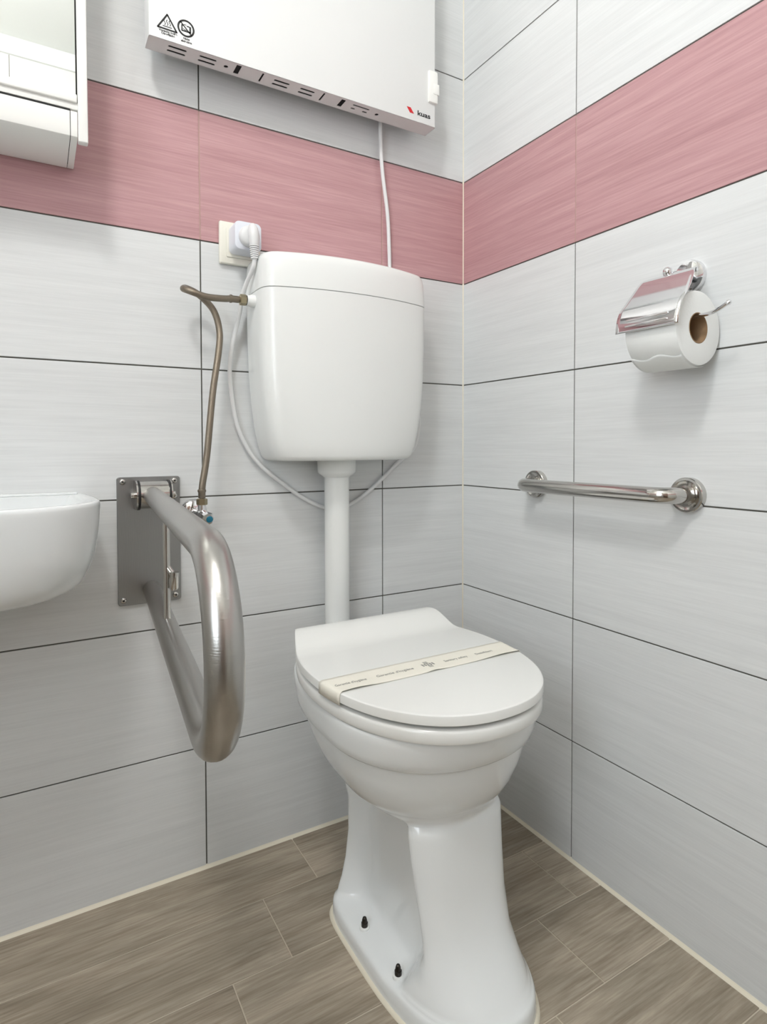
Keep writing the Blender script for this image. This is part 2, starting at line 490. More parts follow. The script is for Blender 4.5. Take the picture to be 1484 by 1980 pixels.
# ------------------------------------------------------------------ toilet
TX = -0.371
toilet = thing('toilet', 'white floor-standing ceramic toilet with closed lid in the corner', 'toilet', (TX, -0.36, 0))
SEC = [  # z, rear y, front y, half width, n rear, n front, side recess
    (0.000, -0.215, -0.588, 0.1165, 6.0, 2.7, 0.00),
    (0.026, -0.215, -0.586, 0.1160, 6.0, 2.7, 0.00),
    (0.031, -0.216, -0.583, 0.1145, 6.0, 2.7, 0.01),
    (0.034, -0.218, -0.579, 0.1125, 6.0, 2.7, 0.05),
    (0.037, -0.219, -0.575, 0.1105, 6.0, 2.8, 0.22),
    (0.041, -0.220, -0.571, 0.1085, 6.0, 2.8, 0.36),
    (0.048, -0.220, -0.565, 0.1065, 6.0, 2.9, 0.42),
    (0.065, -0.222, -0.550, 0.1030, 5.5, 3.0, 0.455),
    (0.100, -0.225, -0.526, 0.0990, 5.0, 3.1, 0.47),
    (0.150, -0.228, -0.508, 0.0985, 4.5, 3.4, 0.46),
    (0.210, -0.225, -0.4985, 0.1000, 4.0, 3.5, 0.44),
    (0.250, -0.215, -0.4935, 0.1020, 4.0, 3.5, 0.41),
    (0.266, -0.205, -0.4915, 0.1035, 4.0, 3.4, 0.37),
    (0.2735, -0.200, -0.4900, 0.1050, 3.5, 3.0, 0.22),
    (0.2785, -0.196, -0.4900, 0.1080, 3.2, 2.6, 0.06),
    (0.2830, -0.192, -0.4915, 0.1140, 3.2, 2.4, 0.00),
    (0.2900, -0.188, -0.4955, 0.1230, 3.0, 2.25, 0.00),
    (0.3020, -0.180, -0.5050, 0.1360, 3.0, 2.25, 0.00),
    (0.3200, -0.165, -0.5150, 0.1485, 2.8, 2.2, 0.00),
    (0.3450, -0.140, -0.5245, 0.1590, 2.8, 2.2, 0.00),
    (0.3660, -0.118, -0.5310, 0.1640, 2.8, 2.2, 0.00),
    (0.3790, -0.105, -0.5345, 0.1660, 2.8, 2.2, 0.00),
    (0.3830, -0.100, -0.5355, 0.1670, 2.8, 2.2, 0.00),
    (0.3850, -0.098, -0.5400, 0.1715, 2.8, 2.2, 0.00),
    (0.3890, -0.096, -0.5440, 0.1750, 2.8, 2.2, 0.00),
    (0.4100, -0.090, -0.5530, 0.1780, 2.8, 2.2, 0.00),
    (0.4320, -0.085, -0.5585, 0.1790, 2.8, 2.2, 0.00),
    (0.4365, -0.085, -0.5570, 0.1775, 2.8, 2.2, 0.00),
    (0.4375, -0.090, -0.5500, 0.1700, 2.8, 2.2, 0.00)]
def section(z, yr, yf, hw, nr, nf, rec, n=112, grow=0.0):
    out = []
    cy = -0.36
    hw += grow
    for k in range(n):
        th = 2 * math.pi * k / n
        c, s = math.cos(th), math.sin(th)
        e = nr if c > 0 else nf
        L = (yr - cy + grow) if c > 0 else (cy - yf + grow)
        y = cy + L * math.copysign(abs(c) ** (2 / e), c)
        x = hw * math.copysign(abs(s) ** (2 / e), s)
        yb = -0.430 - 0.034 * (1 - sstep(0.04, 0.27, z)) * sstep(0.03, 0.10, z)
        B = sstep(-0.235, -0.285, y) * (1 - sstep(yb, yb - 0.034, y))
        x *= 1 - rec * B
        out.append((TX + x, y, z))
    return out
def interp_secs(secs, sub=3):
    out = []
    for a, b in zip(secs, secs[1:]):
        for k in range(sub):
            t = k / sub
            out.append(tuple(p + (q - p) * t for p, q in zip(a, b)))
    out.append(secs[-1])
    return out
obj('bowl', rings([section(*s) for s in interp_secs(SEC, 2)]), M['ceramic'], toilet, angle=60)
s0 = SEC[0]
obj('sealant', rings([section(*((zz,) + s0[1:]), grow=g) for zz, g in ((0.0002, 0.0050), (0.0028, 0.0042), (0.0050, 0.0010), (0.0052, -0.004))], cap0=False, cap1=False), M['silicone'], toilet)

LID_F, LID_R, LID_C = -0.575, -0.166, -0.33
def lid_w(y):
    if y < LID_C:
        t = min(1.0, (LID_C - y) / (LID_C - LID_F))
        return 0.185 * max(0.0, 1 - t ** 2.2) ** (1 / 2.2)
    return 0.185 - 0.036 * ((y - LID_C) / (LID_R - LID_C)) ** 2
def lid_outline(d=0.0, rear=0.0, n=40):
    """closed outline (right side front->rear, then left rear->front), inset by d"""
    ys = [LID_F + (LID_C - LID_F) * (1 - math.cos(math.pi / 2 * k / n)) for k in range(n)]
    ys += [LID_C + (LID_R - LID_C) * k / 16 for k in range(17)]
    half = [(lid_w(y), y) for y in ys]
    res = []
    for i, (w, y) in enumerate(half):
        a = half[max(i - 1, 0)]; b = half[min(i + 1, len(half) - 1)]
        t = Vector((b[0] - a[0], b[1] - a[1]))
        if i == 0:
            t = Vector((1, 0))
        t.normalize()
        nx, ny = -t.y, t.x            # inward normal
        q = [w + nx * d, y + ny * d]
        if i == 0:
            q = [0.0, y + d]
        if i == len(half) - 1:
            q[1] = y - d - rear
        elif q[1] > LID_R - d - rear:
            q[1] = LID_R - d - rear
        res.append((max(0.0, q[0]), q[1]))
    return res
def lid_top(y):
    return 0.480 + 0.027 * sstep(-0.238, -0.178, y)
def lid_solid(levels, ztop):
    """levels = [(inset, z function or offset)] from the bottom edge to the top edge"""
    bm = bmesh.new()
    rows = []
    for d, dz in levels:
        half = lid_outline(d)
        right = [(TX + w, y, ztop(y) + dz) for w, y in half]
        left = [(TX - w, y, ztop(y) + dz) for w, y in reversed(half[1:])]
        rows.append([bm.verts.new(p) for p in right + left])
    n = len(rows[0])
    for a, b in zip(rows, rows[1:]):
        for i in range(n):
            j = (i + 1) % n
            bm.faces.new((a[i], a[j], b[j], b[i]))
    h = (n + 1) // 2
    for row in (rows[0], rows[-1]):
        for i in range(h - 1):
            li = (n - i) % n; lj = n - i - 1
            q = [row[i], row[i + 1], row[lj], row[li]]
            u = []
            for v in q:
                if v not in u:
                    u.append(v)
            bm.faces.new(u)
    return bm
lid = obj('lid', lid_solid([(0.010, -0.0150), (0.0008, -0.0148), (0.0, -0.0140), (0.0, -0.0032), (0.0006, -0.0013), (0.0018, -0.0003), (0.0036, 0.0)], lid_top), M['seat'], toilet, angle=32)
zseat = lambda y: 0.4588
obj('seat', lid_solid([(0.008, -0.0213), (0.0028, -0.0205), (0.0016, -0.0185), (0.0016, -0.0060), (0.0028, -0.0025), (0.0060, -0.0004), (0.0100, 0.0)], zseat), M['seat'], toilet, angle=50)
for s in (-1, 1):
    obj('hinge', lathe([(0, 0.011), (0.036, 0.011), (0.0365, 0.009)], (TX + s * 0.075, -0.160, 0.4365), (0, 0, 1), 20), M['seat'], toilet)
for s in (-1, 1):
    for yb in (-0.333, -0.440):
        base = Vector((TX + s * 0.0945, yb, 0.0375))
        nut = obj('bolt', lathe([(0.0, 0.0056), (0.008, 0.0056), (0.0085, 0.0045), (0.0125, 0.0043), (0.0165, 0.003), (0.0178, 0.0012)], base, (0, 0, 1), 14), M['bolt'], toilet)
        obj('washer', lathe([(-0.004, 0.0085), (0.0012, 0.0085), (0.002, 0.0075)], base, (0, 0, 1), 20), M['tank'], nut)

# hygiene paper band over the lid
band = thing('hygiene_band', 'cream paper hygiene band with grey print across the toilet lid', 'paper band', (TX, -0.384, 0.4805))
def band_lift(x, y):
    v = (y + 0.384) / 0.029                          # -1 at the front edge, 1 at the rear edge
    e = max(0.0, -v) ** 3
    k = (0.0032 * math.exp(-((x - (TX - 0.150)) / 0.035) ** 2) + 0.0030 * math.exp(-((x - (TX + 0.140)) / 0.045) ** 2)
         + 0.0022 * math.exp(-((x - (TX - 0.005)) / 0.016) ** 2))
    return 0.0006 + k * e
bm = bmesh.new()
NX, NY = 70, 8
grid = []
for j in range(NY + 1):
    y = -0.413 + 0.058 * j / NY
    w = lid_w(y)
    row = []
    xs = [(-w - 0.0012, 0.462), (-w - 0.0012, 0.4735), (-w - 0.0006, 0.4785)]
    for i in range(NX + 1):
        x = (-w + 0.003) + (2 * w - 0.006) * i / NX
        xs.append((x, 0.480 + band_lift(TX + x, y)))
    xs += [(w + 0.0006, 0.4785), (w + 0.0012, 0.4735), (w + 0.0012, 0.462)]
    grid.append([bm.verts.new((TX + x, y, z)) for x, z in xs])
for a, b in zip(grid, grid[1:]):
    for i in range(len(a) - 1):
        bm.faces.new((a[i], a[i + 1], b[i + 1], b[i]))
bo = obj('paper_strip', bm, M['band'], band, angle=60)
so = bo.modifiers.new('thickness', 'SOLIDIFY'); so.thickness = 0.0003; so.offset = 1
def band_text(txt, xc, size=0.0155, sx=0.92):
    m = Matrix.Translation((xc, -0.3895, 0.4806))
    text_mesh('lettering', txt, size, m, M['band_print'], band, bold=0.0, sx=sx, bend=lambda x, y: band_lift(x, y))
band_text("Garantie d'hygiène", -0.5170, 0.0100, 0.72)
band_text("Garantie d'hygiène", -0.4370, 0.0100, 0.92)
band_text("Sanitary safety", -0.3160, 0.0100, 0.84)
band_text("Desinfiziert", -0.2550, 0.0100, 0.80)
bm = bmesh.new()
for cx_, cy_, hx, hy in ((0, 0, 0.0125, 0.0045), (0, 0.0085, 0.0042, 0.004), (0, -0.0085, 0.0042, 0.004)):
    n = 5 if hx > 0.01 else 3
    for k in range(n):
        x0 = cx_ - hx + 2 * hx * k / n
        box(bm, TX + x0, TX + x0 + 2 * hx / n * 0.62, -0.384 + cy_ - hy, -0.384 + cy_ + hy, 0.4806, 0.4811)
obj('cross_emblem', bm, M['band_print'], band, smooth=False)

# ------------------------------------------------------------------ cistern
cis = thing('cistern', 'white plastic low-level cistern on the back wall above the toilet', 'cistern', (TX, -0.06, 0.815))
def tank_outline(hw, dep, z, bulge=0.034):
    side = dep - bulge
    pts = []
    pts += [(-hw, -0.0105 - (side - 0.0145) * k / 6) for k in range(7)]
    nn = 36
    for k in range(1, nn):
        x = -hw + 2 * hw * k / nn
        pts.append((x, -(side + bulge * (1 - (x / hw) ** 2) ** 0.9)))
    pts += [(hw, -0.0105 - (side - 0.0145) * (6 - k) / 6) for k in range(7)]
    # soften the front corners
    for _ in range(2):
        q = pts[:]
        for i in range(1, len(pts) - 1):
            if pts[i][1] < -0.03:
                q[i] = ((pts[i - 1][0] + 2 * pts[i][0] + pts[i + 1][0]) / 4, (pts[i - 1][1] + 2 * pts[i][1] + pts[i + 1][1]) / 4)
        pts = q
    return [(TX + x, y, z) for x, y in pts]
prof = [(0.815, 0.134, 0.122), (0.8153, 0.142, 0.128), (0.8170, 0.149, 0.1325), (0.8200, 0.1535, 0.1355), (0.8250, 0.1570, 0.1375), (0.845, 0.1640, 0.1400), (0.88, 0.1715, 0.1425),
        (0.93, 0.1780, 0.1445), (0.99, 0.1825, 0.1455), (1.06, 0.1845, 0.146), (1.1430, 0.1855, 0.146), (1.1436, 0.1845, 0.145)]
tank = obj('tank', rings([tank_outline(h, d, z) for z, h, d in prof]), M['tank'], cis, angle=50)
prof = [(1.1444, 0.1845, 0.145), (1.1450, 0.1858, 0.1463), (1.17, 0.1855, 0.1455), (1.195, 0.1845, 0.1435), (1.205, 0.1830, 0.141), (1.2115, 0.1795, 0.137), (1.2145, 0.174, 0.131), (1.216, 0.165, 0.122), (1.218, 0.10, 0.09)]
obj('tank_lid', rings([tank_outline(h, d, z) for z, h, d in prof]), M['tank'], cis, angle=50)
PX, PY = -0.374, -0.045
obj('pipe_collar', lathe([(0, 0.0405), (0.004, 0.0415), (0.026, 0.0405), (0.030, 0.039), (0.036, 0.030), (0.038, 0.0285)], (PX, PY, 0.8165), (0, 0, -1)), M['tank'], cis)
obj('flush_pipe', tube([(PX, PY, 0.795), (PX, PY, 0.60), (PX, PY, 0.50)] + [(PX, PY - 0.05 * (1 - math.cos(a)), 0.455 - 0.045 * math.sin(a)) for a in [math.pi / 2 * k / 6 for k in range(1, 7)]], 0.0265, 28), M['tank'], cis)
obj('inlet_boss', lathe([(0, 0.012), (0.010, 0.012), (0.013, 0.0105), (0.018, 0.0105)], (TX - 0.1830, -0.058, 1.126), (-1, 0, 0), 24), M['tank'], cis)

# ------------------------------------------------------------------ water hose and angle valve
NUTX = TX - 0.201
hose = thing('water_hose', 'braided metal water hose looping from the valve up to the cistern', 'hose', (-0.66, -0.07, 0.75))
VX, VY = -0.6635, -0.070
hp = catmull([(VX, VY, 0.752), (VX + 0.0015, VY, 0.775), (-0.6525, -0.066, 0.828), (-0.6385, -0.058, 0.944), (-0.6245, -0.050, 1.024), (-0.6210, -0.044, 1.066),
              (-0.6310, -0.040, 1.104), (-0.6570, -0.040, 1.1290), (-0.6800, -0.046, 1.1370), (-0.6905, -0.062, 1.1320), (-0.6800, -0.078, 1.1245), (-0.6530, -0.076, 1.1190), (-0.6200, -0.067, 1.1215), (NUTX - 0.030, -0.058, 1.1255)], 8)
obj('hose_tube', tube(hp, 0.0062, 14), M['hose'], hose)
obj('crimp_sleeve', lathe([(0, 0.0066), (0.001, 0.0076), (0.004, 0.0078), (0.006, 0.0066), (0.016, 0.0066), (0.0165, 0.005)], (VX, VY, 0.7645), (0, 0, -1), 18), M['hose'], hose)
obj('crimp_sleeve', lathe([(0, 0.0066), (0.001, 0.0078), (0.004, 0.0078), (0.006, 0.0066), (0.016, 0.0066), (0.022, 0.005)], (NUTX - 0.033, -0.058, 1.1255), (1, 0, 0), 18), M['hose'], hose)
obj('hose_nut', lathe([(0, 0.0085), (0.001, 0.0105), (0.012, 0.0105), (0.013, 0.009)], (NUTX - 0.0135, -0.058, 1.126), (1, 0, 0), 6), M['brass'], hose, smooth=False)
obj('seal_ring', lathe([(0, 0.0095), (0.0035, 0.0095)], (NUTX - 0.0005, -0.058, 1.126), (1, 0, 0), 20), M['rubber'], hose)
obj('hose_nut', lathe([(0, 0.0080), (0.001, 0.0100), (0.011, 0.0100), (0.012, 0.009)], (VX, VY, 0.7475), (0, 0, -1), 6), M['brass'], hose, smooth=False)
valve = thing('angle_valve', 'small chrome angle valve with a blue-marked handle on the back wall', 'valve', (VX, 0, 0.72))
obj('rosette', lathe([(0, 0.0265), (0.002, 0.0262), (0.007, 0.022), (0.010, 0.014), (0.011, 0.010)], (VX, 0, 0.7155), (0, -1, 0), 30), M['chrome'], valve)
obj('valve_body', tube([(VX, -0.008, 0.7155), (VX, -0.085, 0.7155)], 0.0095, 18, bm=lathe([(0, 0.0075), (0.012, 0.0075), (0.014, 0.0095), (0.024, 0.0095)], (VX, VY, 0.7365), (0, 0, -1), 18)), M['chrome'], valve)
hd = obj('valve_handle', lathe([(0, 0.0085), (0.004, 0.0125), (0.022, 0.0135), (0.026, 0.0115), (0.028, 0.0105)], (VX, -0.080, 0.7155), (0.03, -1, -0.12), 8), M['chrome'], valve, smooth=False)
obj('blue_cap', lathe([(0, 0.0062), (0.0016, 0.0056), (0.0022, 0.004)], Vector((VX, -0.080, 0.7155)) + Vector((0.03, -1, -0.12)).normalized() * 0.0278 + Vector((0.0035, 0, 0)), (0.03, -1, -0.12), 18), M['blue'], hd)

# ------------------------------------------------------------------ wall heater
HX0, HX1, HY0, HY1, HZ0, HZ1 = -0.748, -0.142, -0.081, -0.040, 1.557, 1.985
heater = thing('wall_heater', 'white flat panel heater mounted high on the back wall', 'heater', ((HX0 + HX1) / 2, -0.06, HZ0))
T = 0.0012
bm = bmesh.new()                                        # folded sheet casing: front, sides and top (the bottom is the slotted panel)
pr_ = 0.003
pl = [(HX0, HY1), (HX0, HY0 + pr_), (HX0 + pr_ * 0.3, HY0 + pr_ * 0.3), (HX0 + pr_, HY0), (HX1 - pr_, HY0), (HX1 - pr_ * 0.3, HY0 + pr_ * 0.3), (HX1, HY0 + pr_), (HX1, HY1)]
rings([[(x, y, HZ0) for x, y in pl], [(x, y, HZ1) for x, y in pl]], closed=False, cap0=False, cap1=True, bm=bm)
cas = obj('casing', bm, M['white'], heater, angle=50)
def slot(x0, x1, y, w=0.0028):
    pts = []
    for k in range(7):
        a = math.pi / 2 - math.pi * k / 6
        pts.append((x1 - w + w * math.cos(a), y + w * math.sin(a)))
    for k in range(7):
        a = -math.pi / 2 - math.pi * k / 6
        pts.append((x0 + w + w * math.cos(a), y + w * math.sin(a)))
    return pts
rect = lambda x0, x1, y0, y1: [(x0, y0), (x1, y0), (x1, y1), (x0, y1)]
circ = lambda x, y, r: [(x + r * math.cos(2 * math.pi * k / 14), y + r * math.sin(2 * math.pi * k / 14)) for k in range(14)]
holes = []
for x0, x1 in ((-0.7134, -0.6810), (-0.6586, -0.6272), (-0.5158, -0.4835), (-0.4611, -0.4298)):
    holes += [slot(x0, x1, -0.0663), slot(x0, x1, -0.0535)]
holes += [circ(-0.608, -0.0596, 0.0042), rect(-0.5915, -0.5818, -0.0755, -0.0475), rect(-0.5415, -0.5378, -0.0752, -0.0465),
          rect(-0.4132, -0.4094, -0.075, -0.047), rect(-0.3720, -0.3622, -0.0745, -0.0475), slot(-0.3436, -0.3041, -0.0678, 0.0023),
          slot(-0.3425, -0.3322, -0.0552, 0.0023), slot(-0.3153, -0.3038, -0.0556, 0.0023), circ(-0.2823, -0.0603, 0.0042)]
obj('vent_panel', holed_panel([(HX0 + 0.0004, HY0 + 0.0012), (HX1 - 0.0004, HY0 + 0.0012), (HX1 - 0.0004, HY1), (HX0 + 0.0004, HY1)], holes, lambda a, b, t: (a, b, HZ0 + t), T), M['white'], heater, smooth=False)
obj('slot_shade_block', bx(HX0 + 0.004, HX1 - 0.004, HY0 + 0.003, HY1 - 0.001, HZ0 + 0.0022, HZ0 + 0.05), M['black'], heater, smooth=False)  # black block close behind the slots, painting in their shade
obj('back_panel', bx(HX0 + 0.001, HX1 - 0.001, HY1 - 0.0005, HY1 + 0.0007, HZ0, HZ1), M['white'], heater, smooth=False)
for x in (-0.64, -0.25):
    obj('wall_bracket', bx(x - 0.02, x + 0.02, HY1 + 0.0007, 0.0, 1.70, 1.90, bevel=0.002), M['white'], heater)
sw = obj('switch_box', bx(-0.1625, -0.1385, -0.0865, -0.048, 1.607, 1.677, bevel=0.003), M['cab'], heater)
obj('rocker', bx(-0.1515, -0.1355, -0.0878, -0.060, 1.6255, 1.6495, bevel=0.002), M['cab'], sw)
# printed signs on the front
FY = HY0 - 0.0003
def flat(name, polys, material, parent, y=FY, thick=0.00025):
    bm = bmesh.new()
    for p in polys:
        f = [bm.verts.new((x, y, z)) for x, z in p]
        b = [bm.verts.new((x, y + thick, z)) for x, z in p]
        bm.faces.new(f); bm.faces.new(b[::-1])
        for i in range(len(p)):
            j = (i + 1) % len(p)
            bm.faces.new((f[i], b[i], b[j], f[j]))
    return obj(name, bm, material, parent, smooth=False)
def stroke(pts, w):
    out = []
    for a, b in zip(pts, pts[1:]):
        a, b = Vector(a), Vector(b)
        d = (b - a).normalized(); n = Vector((-d.y, d.x)) * w / 2
        a = a - d * w * 0.3; b = b + d * w * 0.3
        out.append([tuple(a - n), tuple(b - n), tuple(b + n), tuple(a + n)])
    return out
S0, S1, S2 = (-0.7332, 1.5755), (-0.7012, 1.5755), (-0.7170, 1.6010)
sign = flat('hot_surface_sign', stroke([S0, S1], 0.0028) + stroke([S1, S2], 0.0028) + stroke([S2, S0], 0.0028)
     + stroke([(-0.7245, 1.5800), (-0.7098, 1.5800)], 0.0014)
     + sum([stroke([(x + 0.0013 * math.sin(k / 8 * 2 * math.pi), 1.5825 + 0.0092 * k / 8) for k in range(9)], 0.0011) for x in (-0.7215, -0.7172, -0.7128)], []), M['print'], heater)
cxs, czs = -0.6852, 1.5880
ringp = []
for k in range(40):
    a0, a1 = 2 * math.pi * k / 40, 2 * math.pi * (k + 1) / 40
    q = lambda r, a: (cxs + r * math.cos(a), czs + r * math.sin(a))
    ringp.append([q(0.0118, a0), q(0.0150, a0), q(0.0150, a1), q(0.0118, a1)])
flat('no_covering_sign', ringp + stroke([(cxs - 0.0095, czs + 0.0095), (cxs + 0.0095, czs - 0.0095)], 0.0021)
     + [[(cxs - 0.0080, czs - 0.0050), (cxs - 0.0060, czs - 0.0050), (cxs - 0.0060, czs + 0.0052), (cxs - 0.0080, czs + 0.0052)],
        [(cxs - 0.0080, czs - 0.0062), (cxs + 0.0086, czs - 0.0062), (cxs + 0.0086, czs - 0.0040), (cxs - 0.0080, czs - 0.0040)],
        [(cxs + 0.0058, czs - 0.0062), (cxs + 0.0088, czs - 0.0062), (cxs + 0.0088, czs + 0.0050), (cxs + 0.0058, czs + 0.0050)],
        [(cxs + 0.0015, czs + 0.0036), (cxs + 0.0060, czs + 0.0036), (cxs + 0.0060, czs + 0.0054), (cxs + 0.0015, czs + 0.0054)]]
     + stroke([(cxs - 0.0056, czs + 0.0035), (cxs - 0.0030, czs + 0.0060), (cxs + 0.0005, czs + 0.0062)], 0.0010)
     + stroke([(cxs - 0.0052, czs - 0.0015), (cxs - 0.0020, czs - 0.0030), (cxs + 0.0010, czs - 0.0028)], 0.0010), M['print'], heater)
for txt, x, z, s in (('Vorsicht: heiße', -0.7160, 1.5698, 0.0052), ('Oberfläche', -0.7160, 1.5652, 0.0052), ('Nicht', -0.6846, 1.5682, 0.0050), ('abdecken', -0.6846, 1.5634, 0.0050)):
    text_mesh('lettering', txt, s, face_y(x, FY, z), M['print'], heater, bold=0.00016, sx=0.98)
flat('logo_mark', [[(-0.2185, 1.5832), (-0.2085, 1.5832), (-0.1995, 1.5718), (-0.2100, 1.5718)]], M['red'], heater)
text_mesh('logo_lettering', 'kuas', 0.0148, face_y(-0.1735, FY, 1.5718), M['print'], heater, bold=0.00035, sx=1.32)

# ------------------------------------------------------------------ wall socket, adapter, heater cord
sock = thing('wall_socket', 'ivory square wall socket behind the plug adapter', 'socket', (-0.568, 0, 1.247))
obj('socket_plate', bx(-0.6095, -0.5265, -0.010, 0.0, 1.2055, 1.2885, bevel=0.003, seg=3), M['socket'], sock)
obj('socket_insert', bx(-0.5965, -0.5400, -0.0125, -0.009, 1.2185, 1.2755, bevel=0.002), M['socket'], sock)
adp = thing('plug_adapter', 'cool white cube plug adapter pushed into the wall socket', 'plug adapter', (-0.566, -0.036, 1.248))
def rrect(x0, x1, z0, z1, r, y, n=6):
    out = []
    for cx_, cz_, a0 in ((x1 - r, z1 - r, 0), (x0 + r, z1 - r, 90), (x0 + r, z0 + r, 180), (x1 - r, z0 + r, 270)):
        for k in range(n + 1):
            a = math.radians(a0 + 90 * k / n)
            out.append((cx_ + r * math.cos(a), y, cz_ + r * math.sin(a)))
    return out
AX0, AX1, AZ0, AZ1 = -0.5925, -0.5392, 1.2235, 1.2780
obj('adapter_body', rings([rrect(AX0 + i, AX1 - i, AZ0 + i, AZ1 - i, 0.010, y) for i, y in ((0.003, -0.0125), (0.0, -0.015), (0.0, -0.052), (0.0008, -0.0545), (0.003, -0.0555), (0.008, -0.0555))]), M['adapter'], adp, angle=45)
cord = thing('power_cord', 'white heater power cord hanging around the cistern to the plug', 'cord', (-0.5655, -0.06, 1.2))
PC = Vector((-0.5655, -0.0555, 1.2485))
plug = obj('plug', lathe([(0, 0.0200), (0.004, 0.0205), (0.009, 0.0195), (0.012, 0.0165), (0.0135, 0.010)], PC, (0, -1, 0), 32), M['cable'], cord)
obj('plug_grip', tube([PC + Vector(v) for v in ((0.002, -0.016, 0.017), (0.002, -0.020, 0.010), (0.003, -0.021, 0.0), (0.0035, -0.021, -0.012), (0.004, -0.0205, -0.020))], [0.007, 0.0095, 0.0105, 0.010, 0.0088], 18), M['cable'], plug)
bm = bmesh.new()
for k in range(7):
    z = -0.021 - 0.0038 * k
    lathe([(0, 0.0092 - k * 0.0003), (0.0023, 0.0091 - k * 0.0003)], PC + Vector((0.004 + 0.0001 * k, -0.0205, z)), (0.02, 0, -1), 16, bm)
tube([PC + Vector((0.004, -0.0205, -0.019)), PC + Vector((0.0046, -0.0205, -0.048))], 0.0048, 14, bm)
obj('strain_relief', bm, M['cable'], plug, angle=30)
cp = [PC + Vector((0.0046, -0.0205, -0.046)), (-0.5620, -0.0710, 1.187), (-0.5680, -0.050, 1.163), (-0.5735, -0.034, 1.137), (-0.5765, -0.029, 1.1080), (-0.5890, -0.022, 1.0480), (-0.5930, -0.014, 1.000), (-0.5900, -0.012, 0.955),
      (-0.5800, -0.011, 0.893), (-0.5600, -0.010, 0.845), (-0.5330, -0.010, 0.808), (-0.4900, -0.009, 0.772), (-0.4380, -0.008, 0.735), (-0.3900, -0.007, 0.7115), (-0.3560, -0.007, 0.7060), (-0.3200, -0.007, 0.7150), (-0.2680, -0.008, 0.7470),
      (-0.2000, -0.009, 0.8040), (-0.1540, -0.008, 0.838), (-0.1400, -0.0075, 0.878), (-0.1400, -0.007, 0.915), (-0.1700, -0.0060, 0.96), (-0.1950, -0.0050, 1.06), (-0.2080, -0.0050, 1.16), (-0.2150, -0.0052, 1.2250), (-0.2180, -0.007, 1.2550), (-0.2260, -0.012, 1.3650), (-0.2400, -0.013, 1.460),
      (-0.2470, -0.016, 1.530), (-0.2500, -0.022, 1.575), (-0.2500, -0.030, 1.62)]
CR = 0.0043
obj('cable', tube(catmull([(x, min(y, -CR - 0.0003), z) for x, y, z in [tuple(p) for p in cp]], 8), CR, 12), M['cable'], cord)

# ------------------------------------------------------------------ fold-down support rail
rail = thing('support_rail', 'brushed steel fold-down support rail between washbasin and toilet', 'support rail', (-0.743, 0, 0.665))
pl_ = [(-0.8015, 0.5490), (-0.6895, 0.5490), (-0.6895, 0.7875), (-0.8015, 0.7875)]
obj('wall_plate', rings([rrect(-0.8015 + i, -0.6895 - i, 0.5490 + i, 0.7875 - i, 0.005, y) for i, y in ((0, 0.0), (0, -0.004), (0.0008, -0.005))]), M['steel_plate'], rail, angle=40)
for x, z in ((-0.7915, 0.7790), (-0.6995, 0.7790), (-0.6995, 0.7500), (-0.7925, 0.5590), (-0.6995, 0.5590)):
    s_ = obj('screw', lathe([(0, 0.0058), (0.0012, 0.0056), (0.0028, 0.0040), (0.0032, 0.0024)], (x, -0.005, z), (0, -1, 0), 20), M['bar'], rail)
    obj('screw_socket', lathe([(0, 0.0019), (0.0004, 0.0019)], (x, -0.0081, z), (0, -1, 0), 6), M['black'], s_, smooth=False)
PH = math.radians(5)
RD = Vector((-math.sin(PH), -math.cos(PH), 0))
RO = Vector((-0.742, 0, 0))
ZT, ZB = 0.755, 0.5800
def rp(s, z, side=0.0):
    p = RO + RD * s
    return Vector((p.x + math.cos(PH) * side, p.y - math.sin(PH) * side, z))
BX = -0.742
for s in (-1, 1):                                        # hinge cheeks
    bm = bmesh.new()
    prf = []
    for k in range(13):
        a = math.radians(-90 + 180 * k / 12)
        prf.append((-0.030 - 0.0225 * math.cos(a), 0.755 + 0.0265 * math.sin(a)))
    prf = [(-0.004, 0.7285)] + prf + [(-0.004, 0.7815)]
    x0 = BX + s * 0.0285; x1 = x0 + s * 0.0028
    rings([[(x0, y, z) for y, z in prf], [(x1, y, z) for y, z in prf]], bm=bm)
    obj('hinge_cheek', bm, M['bar'], rail, angle=40)
    obj('rubber_washer', lathe([(0, 0.0272), (0.0036, 0.0272)], (BX + s * 0.0248, -0.030, 0.755), (s, 0, 0), 28), M['rubber'], rail)
    obj('pivot_bolt', lathe([(0, 0.006), (0.007, 0.006), (0.008, 0.005)], (x1, -0.030, 0.755), (s, 0, 0), 16), M['bar'], rail)
obj('pivot_barrel', lathe([(0, 0.0250), (0.050, 0.0250)], (BX - 0.025, -0.030, 0.755), (1, 0, 0), 32), M['bar'], rail)
LEN = 0.736
rad = (ZT - ZB) / 2
path = [rp(0.045, ZT), rp(0.2, ZT), rp(0.4, ZT)]
for k in range(25):
    a = math.pi / 2 - math.pi * k / 24
    path.append(rp(LEN - rad + rad * math.cos(a), (ZT + ZB) / 2 + rad * math.sin(a)))
path += [rp(0.4, ZB - 0.002), rp(0.2, ZB - 0.0035), rp(0.006, ZB - 0.005)]
obj('rail_tube', tube(path, 0.0160, 28), M['steel'], rail)
ss = 0.288
st = obj('strut', tube([rp(ss, ZT - 0.006, 0.000), rp(ss, ZB + 0.008, 0.000)], 0.0050, 14), M['bar'], rail)
obj('hook', tube([rp(ss, 0.668, 0.001), rp(ss + 0.004, 0.660, 0.006), rp(ss + 0.010, 0.6505, 0.010)], 0.0046, 12, bm=tube([rp(ss + 0.012, 0.6365, 0.0085), rp(ss + 0.012, 0.6390, 0.0085), rp(ss + 0.012, 0.6620, 0.0095)], [0.005, 0.0065, 0.0065], 14)), M['bar'], st)

